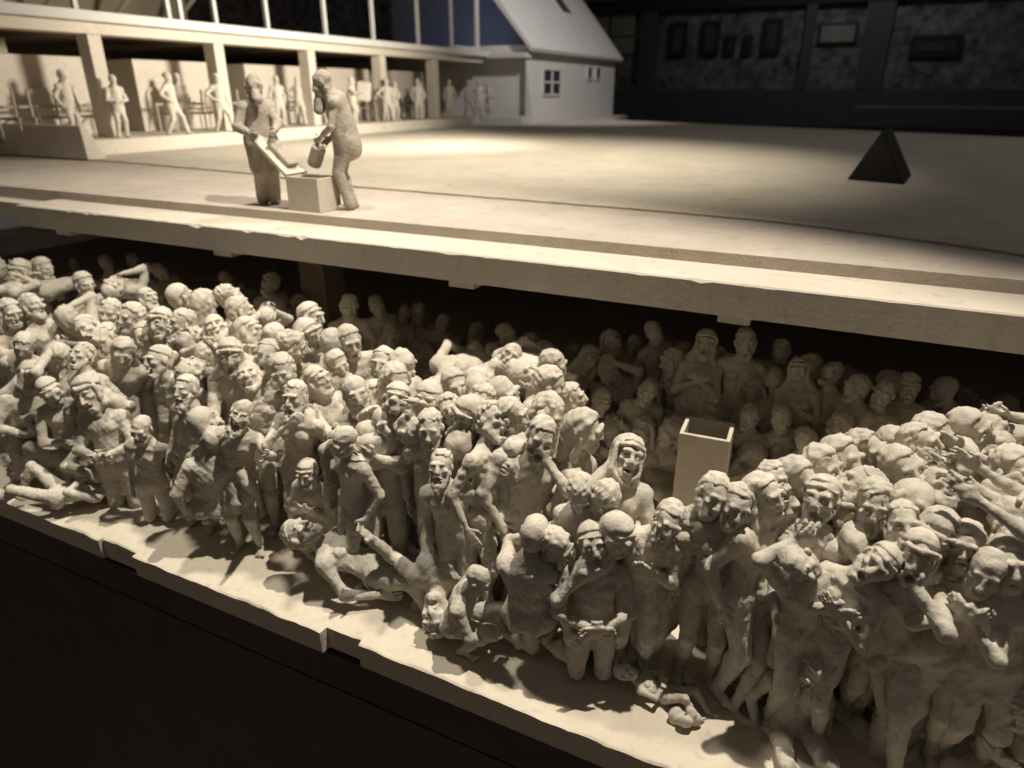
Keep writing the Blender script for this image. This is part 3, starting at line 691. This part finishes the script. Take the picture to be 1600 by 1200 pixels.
c(36, 614, 'child clinging to a scarfed plaster woman at the left edge', a=30, hp=4, mouth=.1, hair='bald', arms=('chest', 'chest'), z=1.05, s=.7)
c(79, 611, 'plaster woman in a cap hunched next to the hooded figure', a=10, hp=-6, hr=-10, mouth=.4, hair='cap', arms=('belly', 'belly'), group=FR, z=1.10, s=.92)
c(128, 556, 'plaster man looking upward with a bald forehead behind the hooded shawl', a=-50, hp=24, mouth=.4, hair='short', arms=('hang', 'hang'))
c(221, 671, 'half-hidden small plaster face beside the bearded shouting man', a=-30, hp=-4, mouth=.2, hair='bald', arms=('hang', 'hang'), z=1.10, s=.85)
c(208, 727, 'plaster figure lying on its side with bent knees at the left ledge', z=.40, turn=-84, pitch=-80, roll=0, hp=0, mouth=.2, hair='bald', arms=('belly', 'belly'), group=FR, legs='lie', bulk=1.15)
c(192, 757, 'sleeping plaster face under the lying figure by the left ledge', z=.2, turn=-60, pitch=-84, hp=0, mouth=.1, hair='cap', arms=('chest', 'chest'), s=.8, legs='lie')
c(360, 556, 'plaster woman in a headscarf shouting with a hand held out', a=-8, hp=10, mouth=1.2, hair='scarf', arms=('fwd', 'hang'))
c(390, 588, 'plaster face tipped far back above the gaunt bald man', a=-10, hp=34, mouth=.5, hair='bald', arms=('hang', 'hang'), z=1.62)
c(416, 556, 'plaster face with short hair looking up at the left of a curly head', a=-20, hp=20, mouth=.5, hair='short', arms=('hang', 'hang'))
c(442, 580, 'curly plaster head bending forward above the grieving man', a=-20, hp=-20, mouth=.2, hair='curly', arms=('hang', 'hang'))
c(17, 489, 'plaster woman with long loose hair at the left edge', a=15, hp=4, mouth=.2, hair='long', arms=('belly', 'hang'), chest=.055)
c(52, 479, 'short-haired plaster figure beside the long-haired woman at the left edge', a=40, hp=12, mouth=.3, hair='short', arms=('hang', 'hang'))
c(203, 496, 'long-haired plaster woman in left profile with shaded face', a=-55, hp=18, mouth=.5, hair='long', arms=('belly', 'hang'), chest=.055)
c(172, 490, 'plaster face peering over behind the long-haired woman in profile', a=-30, hp=10, mouth=.3, hair='short', arms=('hang', 'hang'))
c(251, 506, 'small shaded plaster face left of the long-bearded man', a=-40, hp=0, mouth=.2, hair='scarf', arms=('hang', 'hang'))
c(283, 506, 'long-bearded plaster man in left profile', a=-70, hp=14, mouth=.4, hair='short', beard=1.7, arms=('hang', 'hang'))
c(137, 514, 'plaster head lolling sideways in front of the shaded long-haired woman', a=-20, hp=16, hr=-40, mouth=.4, hair='short', arms=('hang', 'hang'))
c(283, 464, 'round plaster head first of the trio along the top of the heap', a=120, hp=0, mouth=0, hair='cap', arms=('hang', 'hang'))
c(321, 474, 'tallest head of the trio along the top of the heap', a=130, hp=0, mouth=0, hair='long', arms=('hang', 'hang'))
c(360, 464, 'plaster head turned right at the end of the trio on the heap', a=70, hp=6, mouth=.1, hair='short', arms=('hang', 'hang'))
c(376, 486, 'plaster figure turning its back below the trio on the heap', a=100, hp=-12, mouth=.1, hair='short', arms=('hang', 'hang'))
c(337, 512, 'plaster face tipped up below the trio on the heap', a=0, hp=30, mouth=.3, hair='bald', arms=('hang', 'hang'))
c(487, 496, 'plaster head standing clear in front of the dark square column', a=60, hp=0, mouth=.1, hair='cap', arms=('hang', 'hang'), y=4.75)
c(484, 524, 'plaster face under a scarf below the dark square column', a=40, hp=6, mouth=.2, hair='scarf', arms=('hang', 'hang'))
c(546, 478, 'dim plaster head alone against the black right of the square column', a=0, hp=0, mouth=.1, hair='bald', arms=('hang', 'hang'), y=5.6)
c(547, 534, 'plaster woman with bound hair smiling up right of the scarfed face', a=15, hp=8, mouth=.4, hair='bun', arms=('hang', 'hang'))
c(519, 538, 'plain round plaster head next to the woman with bound hair', a=150, hp=0, mouth=0, hair='bald', arms=('hang', 'hang'))
c(431, 528, 'plain plaster head lying back on the heap left of centre', a=120, hp=-20, mouth=0, hair='bald', arms=('hang', 'hang'))
c(456, 542, 'curly plaster head lying back next to a plain round one', a=80, hp=0, mouth=.2, hair='curly', arms=('hang', 'hang'))
c(596, 570, 'plaster head with closed eyes above the bearded gaping man', a=-20, hp=20, mouth=.2, hair='short', arms=('hang', 'hang'))
c(629, 577, 'curly plaster head above the woman with crossed arms', a=30, hp=-10, mouth=.1, hair='curly', arms=('hang', 'hang'))
c(618, 597, 'plaster head pressed between the curly head and the capped woman', a=20, hp=6, mouth=.2, hair='long', arms=('hang', 'hang'), z=1.70)
c(796, 557, 'tilted plaster head at the crest of the heap', a=-10, hp=24, hr=34, mouth=.1, hair='bald', arms=('hang', 'hang'), y=5.02)
c(822, 590, 'plaster face lying back in right profile at the crest of the heap', a=70, hp=50, mouth=.2, hair='bald', arms=('hang', 'hang'), y=4.75, hs=1.25)
c(865, 570, 'yellowish plaster head in right profile at the edge of the dark', a=75, hp=0, mouth=.3, hair='short', arms=('hang', 'hang'), y=5.05)
c(787, 616, 'bald plaster head leaning right under the crest of the heap', a=60, hp=0, mouth=.2, hair='bald', arms=('hang', 'hang'))
c(744, 612, 'plaster head buried to the ears left of the leaning bald one', a=20, hp=30, mouth=.2, hair='bald', arms=('hang', 'hang'))
c(756, 629, 'small plaster head wedged above the broad man in profile', a=-30, hp=10, mouth=.1, hair='short', arms=('hang', 'hang'), s=.9)
c(704, 641, 'crumpled plaster face between two capped women', a=0, hp=10, mouth=.3, hair='curly', arms=('hang', 'hang'), s=.85)
c(801, 651, 'smooth plaster head right of the broad man in profile', a=70, hp=0, mouth=.2, hair='short', arms=('hang', 'hang'), z=1.60)
c(860, 602, 'plaster head face-down at the shaded side of the heap', a=90, hp=-20, mouth=.1, hair='short', arms=('hang', 'hang'))
c(896, 621, 'plaster head with drawn-up hand at the shaded side of the heap', a=80, hp=10, mouth=.2, hair='curly', arms=('hang', 'hang'), y=4.75)
c(855, 648, 'large curly plaster head behind the man pressing his face', a=60, hp=-10, mouth=.1, hair='curly', arms=('hang', 'hang'), z=1.62)
c(915, 672, 'long-haired plaster head sinking into the shaded pit side', a=80, hp=-8, mouth=.1, hair='long', arms=('hang', 'hang'), z=1.42)
c(980, 714, 'plaster figure lying back with a small face near the white column', a=10, hp=20, mouth=.2, hair='scarf', arms=('belly', 'belly'), z=1.18)
c(680, 606, 'slumped plaster back draped over the top of the heap', a=-40, lean=82, y=4.7, hp=-40, mouth=0, hair='bald', arms=('hang', 'hang'), bulk=1.05, legs='squat')
c(752, 590, 'folded plaster body lying across the crest of the heap', a=-70, lean=82, y=4.85, hp=-40, mouth=0, hair='bald', arms=('hang', 'hang'), bulk=1.05, legs='squat')
c(905, 730, 'draped plaster back sloping into the pit', a=70, lean=75, y=4.4, hp=-40, mouth=0, hair='bald', arms=('hang', 'hang'), bulk=1.05, legs='squat')
# right part of the heap
c(1519, 672, 'large curly plaster head turned aside, highest at the right', a=70, hp=10, mouth=.4, hair='curly', arms=('hang', 'hang'), z=1.72, s=1.0)
c(1461, 683, 'curly plaster head left of the highest one at the right', a=65, hp=20, mouth=.4, hair='curly', arms=('hang', 'hang'), z=1.68)
c(1440, 694, 'plaster head bent low in front of two curly heads', a=75, hp=20, mouth=.4, hair='short', arms=('hang', 'hang'), z=1.66, s=.95)
c(1409, 736, 'broad curly plaster head in the middle of the right heap', a=50, hp=30, mouth=.6, hair='curly', arms=('hang', 'hang'), z=1.64, s=1.0)
c(1356, 706, 'plaster head with a lock over its brow on the right slope', a=60, hp=20, mouth=.6, hair='short', arms=('hang', 'hang'), z=1.60)
c(1316, 719, 'long plaster head second up the right slope', a=55, hp=20, mouth=.6, hair='curly', arms=('hang', 'hang'), z=1.55)
c(1289, 733, 'pitted curly plaster head lowest on the right slope', a=55, hp=20, mouth=.6, hair='curly', arms=('hang', 'hang'), z=1.52)
c(1249, 751, 'round curly plaster head above the capped tilting woman', a=60, hp=15, mouth=.6, hair='curly', arms=('hang', 'hang'), z=1.55)
c(1211, 753, 'small plaster head nearest the foot of the white column', a=50, hp=25, mouth=.6, hair='short', arms=('hang', 'hang'), z=1.45, s=.85)
c(1341, 763, 'plaster head turned left behind the crying man', a=-75, hp=30, mouth=.6, hair='short', arms=('hang', 'hang'), z=1.62)
c(1421, 786, 'smooth plaster head lying on its ear behind the crying man', a=35, hp=10, hr=40, mouth=.6, hair='bald', arms=('hang', 'hang'), z=1.56)
c(1409, 822, 'plaster face squeezed between the crying man and the clasped hands', a=20, hp=35, mouth=.6, hair='short', arms=('hang', 'hang'), z=1.56, s=.95)
c(1466, 758, 'plaster head tilted up in front of the lying limbs', a=30, hp=40, mouth=.2, hair='short', arms=('hang', 'hang'), z=1.62)
c(1585, 738, 'plaster head at the right edge above the lying limbs', a=55, hp=10, mouth=.6, hair='curly', arms=('hang', 'hang'), z=1.68)
c(1572, 772, 'plaster figure lying with thin arms stretched left across the right heap', y=4.15, turn=85, pitch=-84, hp=10, mouth=.2, hair='bald', arms=('up', 'up'), bulk=.9)
c(1600, 806, 'second lying plaster figure with arms stretched across the right heap', y=3.85, turn=95, pitch=-84, hp=10, mouth=.2, hair='short', arms=('up', 'up'), bulk=.9)
c(1508, 852, 'small plaster face behind the man with bowed face', a=5, hp=18, mouth=.2, hair='curly', arms=('hang', 'hang'), z=1.52, s=.85)
c(1575, 880, 'plaster head with long hair at the right edge beside the bowed man', a=25, hp=10, mouth=.2, hair='long', arms=('hang', 'hang'), z=1.52)
c(1582, 848, 'curly plaster head highest behind the bowed man at the right edge', a=15, hp=30, mouth=.3, hair='curly', arms=('hang', 'hang'), z=1.56, s=.9)
# standing in the dark under the slab
DK = 'figures standing in the dark under the slab'
for (u, v, y, a, hp, hair, mouth, arms, lab) in [
    (1103, 536, 6.3, 5, 14, 'scarf', 1.0, ('chest', 'chest'), 'hooded open-mouthed figure in the dark under the joist end'),
    (1165, 536, 6.3, 10, 4, 'short', .4, ('hang', 'out'), 'upright figure in the dark spreading one arm right'),
    (1220, 550, 6.7, 0, 6, 'bald', .2, ('hang', 'hang'), 'small upright head in the dark right of the spread arm'),
    (1247, 588, 6.2, -5, 14, 'scarf', .5, ('chest', 'chest'), 'scarfed face in the dark above the spread arm'),
    (1300, 582, 6.3, -40, 22, 'bald', .6, ('hang', 'hang'), 'face in the dark lifting its chin to the left'),
    (1335, 612, 6.0, -50, 18, 'bun', .6, ('cross', 'cross'), 'figure in the dark with bound hair and folded arms'),
    (1418, 612, 6.2, 10, -4, 'cap', .2, ('hang', 'hang'), 'last dim face in the dark toward the right'),
    (1376, 634, 6.0, -10, 0, 'bald', .2, ('hang', 'hang'), 'low dim face between folded arms and the last face'),
    (955, 536, 6.7, 20, 4, 'long', .2, ('hang', 'hang'), 'long-haired figure in the dark left of a pair'),
    (1022, 534, 6.7, 40, 4, 'short', .2, ('hang', 'hang'), 'figure in right profile in the dark beside the hooded one'),
    (992, 538, 7.2, 0, 0, 'bald', .1, ('hang', 'hang'), 'small bald head in the dark within a pair'),
    (921, 560, 6.4, 30, 4, 'scarf', .2, ('belly', 'belly'), 'scarfed figure at the left of the dark group'),
    (1012, 612, 5.9, 0, 4, 'bald', .2, ('belly', 'belly'), 'crouching dim figure in front of the right profile'),
    (940, 628, 5.8, 20, 0, 'cap', .2, ('belly', 'belly'), 'crouching dim figure at the heap side of the pit'),
    (1170, 650, 5.9, -20, -10, 'bald', .1, ('knees', 'knees'), 'bent dim figure behind the white hollow column'),
    (1222, 655, 5.9, 20, -20, 'curly', .1, ('knees', 'knees'), 'curled dim figure right of the white hollow column'),
    (1262, 690, 5.6, 40, -10, 'short', .1, ('belly', 'belly'), 'low dim figure in the pit right of the column'),
    (1310, 668, 5.7, -20, 5, 'curly', .1, ('belly', 'belly'), 'low dim curly figure at the right of the pit'),
    (742, 553, 6.0, 10, 0, 'short', .2, ('hang', 'hang'), 'dim head behind the crest of the heap'),
    (692, 504, 7.4, 10, 0, 'cap', .2, ('hang', 'hang'), 'faint head standing high in the dark at centre'),
    (632, 490, 7.6, 0, 0, 'bald', .2, ('hang', 'hang'), 'faint head between the square column and the crest'),
    (612, 520, 6.6, 10, 0, 'scarf', .2, ('hang', 'hang'), 'faint scarfed head right of the square column'),
]:
    c(u, v, lab, y=y, a=a, hp=hp, hair=hair, mouth=mouth, arms=arms, group=DK, h=.0125)

for (u, v, label, k) in CR: person(u, v, label, **k)
# ------------------------------------------------------------------ the rest of the heap: heads and shoulders packed between, sharing meshes
FILL = []
for i, (hair, hp, mouth, arms) in enumerate([('bald', 0, .2, 'hang'), ('short', 12, .3, 'chest'), ('curly', -15, .1, 'hang'), ('scarf', 6, .3, 'belly'), ('cap', 20, .6, 'hang'), ('long', -6, .2, 'hang'), ('bun', 10, .4, 'chest'), ('short', -20, 0, 'head'), ('bald', 25, .8, 'hang'), ('curly', 8, .5, 'belly')]):
    FILL.append(dict(hair=hair, hp=hp, mouth=mouth, arms=(arms, arms), seed=i, h=.0125, hr=(-1) ** i * 8))
USED = set()
def beside(u, v, word, hp, where):
    look = 'upturned ' if hp > 9 else 'bowed ' if hp < -9 else ''
    for (a, b, lab, k) in sorted(CR, key=lambda q: (q[0] - u) ** 2 + (q[1] - v) ** 2)[:4]:
        ws = lab.replace('plaster ', '').split()[:8]
        while ws[-1] in ('the', 'a', 'an', 'of', 'in', 'with', 'at', 'to', 'its', 'his', 'her', 'and', 'on', 'by', 'over', 'under', 'behind', 'beside', 'from', 'toward', 'between', 'above', 'into', 'open', 'thin', 'one', 'small', 'small', 'dark', 'black', 'right', 'left', 'long', 'front', 'tall', 'other', 'lower', 'whose', 'next', 'near'): ws.pop()
        dx, dy = u - a, v - b
        rel = ('left of' if dx < 0 else 'right of') if abs(dx) > abs(dy) else ('just above' if dy < 0 else 'just below')
        t = f"{look}{word} plaster head {rel} the {' '.join(ws)}"
        if t not in USED: USED.add(t); return t
    return f'{look}{word} plaster figure {where}'
WORD = {'bald': 'bald', 'short': 'short-haired', 'curly': 'curly', 'scarf': 'scarfed', 'cap': 'capped', 'long': 'long-haired', 'bun': 'bun-haired'}
rf_ = random.Random(11)
def inside(pt, poly):
    r = False; n = len(poly)
    for i in range(n):
        (x1, y1), (x2, y2) = poly[i], poly[(i + 1) % n]
        if (y1 > pt[1]) != (y2 > pt[1]) and pt[0] < (x2 - x1) * (pt[1] - y1) / (y2 - y1) + x1: r = not r
    return r
def fill(poly, rmin, group, where, yfun, drop, n=400, smin=.9, smax=1.03, ymin=3.55):
    u0, u1 = min(p[0] for p in poly), max(p[0] for p in poly); v0, v1 = min(p[1] for p in poly), max(p[1] for p in poly)
    for _ in range(n):
        u, v = rf_.uniform(u0, u1), rf_.uniform(v0, v1)
        if not inside((u, v), poly) or any((u - t[0]) ** 2 + (v - t[1]) ** 2 < rmin ** 2 for t in TAKEN): continue
        P = yfun(u, v, drop)
        if P is None or P[1] < ymin: continue
        k = rf_.randrange(len(FILL)); p = dict(FILL[k]); p['lean'] = (k * 7) % 25 - 4; p['side'] = (k * 5) % 29 - 14; p['bulk'] = 1.0 + (k % 3) * .12
        if 'bright left heap' in where and rf_.random() < .34:
            lie = dict(pitch=rf_.uniform(-84, -58), turn=rf_.choice((rf_.uniform(100, 175), rf_.uniform(190, 260)))); p['legs'] = 'bust'; p['arms'] = rf_.choice((('hang', 'chest'), ('chest', 'belly'), ('hang', 'hang'), ('face', 'hang')))
            P = P + np.array([0, 0, .06])
        else: lie = dict(pitch=rf_.uniform(-14, 20))
        lab = beside(u, v, WORD[p['hair']], p['hp'], where)
        person(u, v, lab, y=float(P[1]), a=rf_.uniform(-75, 75), roll=rf_.uniform(-16, 16), **lie, s=rf_.uniform(smin, smax), group=group + ', ' + WORD[p['hair']], **p)
fill([(-170, 375), (-30, 395), (120, 425), (240, 440), (400, 480), (560, 530), (700, 560), (860, 600), (930, 650), (700, 700), (420, 600), (150, 560), (-30, 560), (-170, 560)], 30, 'heads packed in the left heap', 'packed into the bright left heap', lambda u, v, d: surf(u, v, d), -.13)
fill([(1080, 770), (1250, 745), (1420, 690), (1560, 670), (1560, 700), (1440, 790), (1300, 800)], 30, 'heads packed in the right heap', 'packed into the dim right heap', lambda u, v, d: surf(u, v, d), -.13)
fill([(-170, 560), (-40, 600), (120, 640), (420, 720), (700, 800), (1000, 880), (1300, 930), (1620, 960), (1800, 990), (1800, 900), (1620, 890), (1000, 790), (700, 690), (400, 600), (-40, 540)], 50, 'figures wedged behind the front row', 'wedged behind the front row', lambda u, v, d: at_y(u, v, rf_.uniform(3.65, 3.95)), -.22)
fill([(-30, 385), (300, 410), (520, 455), (900, 530), (1000, 540), (1400, 590), (1640, 640), (1640, 670), (1380, 650), (1150, 640), (900, 590), (640, 540), (400, 480), (200, 436), (-30, 410)], 22, 'figures lost in the dark under the slab', 'lost in the deep shade under the slab', lambda u, v, d: at_y(u, v, rf_.uniform(6.2, 8.6)), 0, 900)
fill([(870, 640), (1060, 640), (1300, 640), (1400, 680), (1250, 740), (1180, 740), (1060, 750), (960, 690)], 40, 'figures huddled in the pit', 'huddled low in the dark pit', lambda u, v, d: at_y(u, v, 5.75), 0, 200)
fl = Field((-.14, -.12, -.03), (.14, .12, .16), .008)
for q in ((-.05, 0, .02, .06), (.04, .03, .03, .055), (.0, -.04, .05, .045), (.02, .0, .09, .035)): fl.ell(q[:3], (q[3], q[3] * .8, q[3] * .9), None, .01)
fl.noise(.009, 70, np.random.default_rng(3)); lump = link('plaster_lump', new_mesh('plaster_lump', *fl.mesh(), smooth=True), M['plaster']); lump.location = at_z(1071, 1128, .02)
tag(lump, 'small broken plaster lump lying loose on the front ledge', 'lump')
# ------------------------------------------------------------------ two figures in gas masks on the deck
place_figure(dict(h=.0095, clothed=True, mask=True, hair='bald', lean=2, hp=2, hy=0, legs='stand', arms=(((.16, -.30, -.40), (.6, .4, -.3), .4), ((.16, -.42, -.36), (.6, .4, -.3), .4)), hs=1.3, bulk=1.3, seed=3, coat=.36, trouser=1.3, ank=[((-.075, .03, .07), (0, -1, 0)), ((.08, -.04, .07), (0, -1, 0))]),
             'masked figure in overalls holding up the lid of the small box', 'figures in gas masks on the deck', (-6.18, 6.16, 2.392), (0, 0, R_(50)), .80, 'shade_grey_plaster')
rman = place_figure(dict(h=.0095, clothed=True, mask=True, hair='bald', lean=13, hp=-26, legs='stand', arms=(((.14, -.24, -.46), (.6, .5, 0), .4), ((.10, -.30, -.42), (.6, .5, 0), .4)), hs=1.32, bulk=.86, seed=4, trouser=1.45, wide=.9, coat=.16, ank=[((-.065, .0, .07), (0, -1, 0)), ((.07, -.03, .07), (0, -1, 0))]),
             'masked figure bending toward the small box with a can', 'figures in gas masks on the deck', (-5.04, 6.27, 2.392), (0, 0, R_(-62)), .84, 'shade_grey_plaster')
can = tag(MB().prism([(.078 * math.cos(t), .078 * math.sin(t)) for t in np.linspace(0, 6.283, 17)[:-1]], 'z', -.10, .10).out('can', M['shade_grey_plaster'], None, .012), 'round can tipped in the hand of the bending masked figure', 'can')
MB().prism([(.066 * math.cos(t), .066 * math.sin(t)) for t in np.linspace(0, 6.283, 17)[:-1]], 'z', -.114, -.101).out('rim', M['shade_grey_plaster'], can)
can.location = (-5.34, 6.10, 2.96); can.rotation_euler = (0, R_(28), 0)
# ------------------------------------------------------------------ small figures standing in the pillared hall
HALLP = [dict(clothed=True, hair='short', arms=('down', 'down'), h=.021, seed=1), dict(clothed=True, hair='helmet', arms=('hip', 'down'), h=.021, seed=2, legs='stride'),
         dict(clothed=True, hair='helmet', arms=('fwd', 'fwd'), h=.021, seed=3), dict(clothed=True, hair='short', arms=('belly', 'belly'), h=.021, seed=4, lean=6)]
hp_ = [(-15.0, 9.75, 40, 0, 'pale helper with bent arms at the leftmost oven, left of the first pillar'), (-14.25, 10.30, 20, 3, 'pale helper standing against the first broad pillar'),
       (-14.25, 11.65, 60, 1, 'pale man stepping left of the railing at the second oven'), (-15.25, 12.75, 10, 0, 'pale man behind the railing of the second oven'),
       (-14.15, 12.95, 30, 1, 'pale man with hand on hip before the second pillar'), (-15.0, 15.8, 20, 0, 'bright pale man between the two gas-masked figures'),
       (-15.0, 16.65, -10, 1, 'second bright pale man between the two gas-masked figures'), (-15.3, 18.0, 150, 0, 'pale man turned away beside the bundle carrier'),
       (-14.3, 18.2, 70, 2, 'pale man carrying a white bundle before him'), (-14.3, 20.0, 10, 1, 'tall pale man by the fourth pillar, one hand on hip'),
       (-14.5, 20.7, 40, 3, 'short pale figure right of the tall one by the pillar'), (-14.4, 22.0, 0, 0, 'pale man standing squarely in front of the last oven'),
       (-14.9, 22.9, 30, 3, 'shaded figure at the left of the last oven block'), (-14.25, 23.9, -10, 0, 'pale man at the right corner of the last oven block'),
       (-13.9, 24.7, 20, 1, 'stepping figure alone by the dim gable wall'), (-14.2, 26.1, 10, 0, 'left figure of the two by the gable wall'),
       (-13.9, 26.4, -20, 3, 'right figure of the two by the gable wall')]
for (x, y, a, k, lab) in hp_:
    q = place_figure(HALLP[k], lab, 'figures in the pillared hall', (x, y, 2.70), (0, 0, math.atan2(-x, y) + R_(a)), .77 if k != 3 else .72)
bd = tag(MB().box(-.2, .2, -.15, .15, -.27, .27).out('bundle', M['board'], None, .06), 'white bundle in the arms of a hall figure', 'bundle'); bd.location = (-14.0, 18.42, 3.62); bd.rotation_euler = (.1, .15, .4)

print('script seconds', round(time.time() - T0, 1), 'tris', sum(len(m.polygons) for m in bpy.data.meshes))
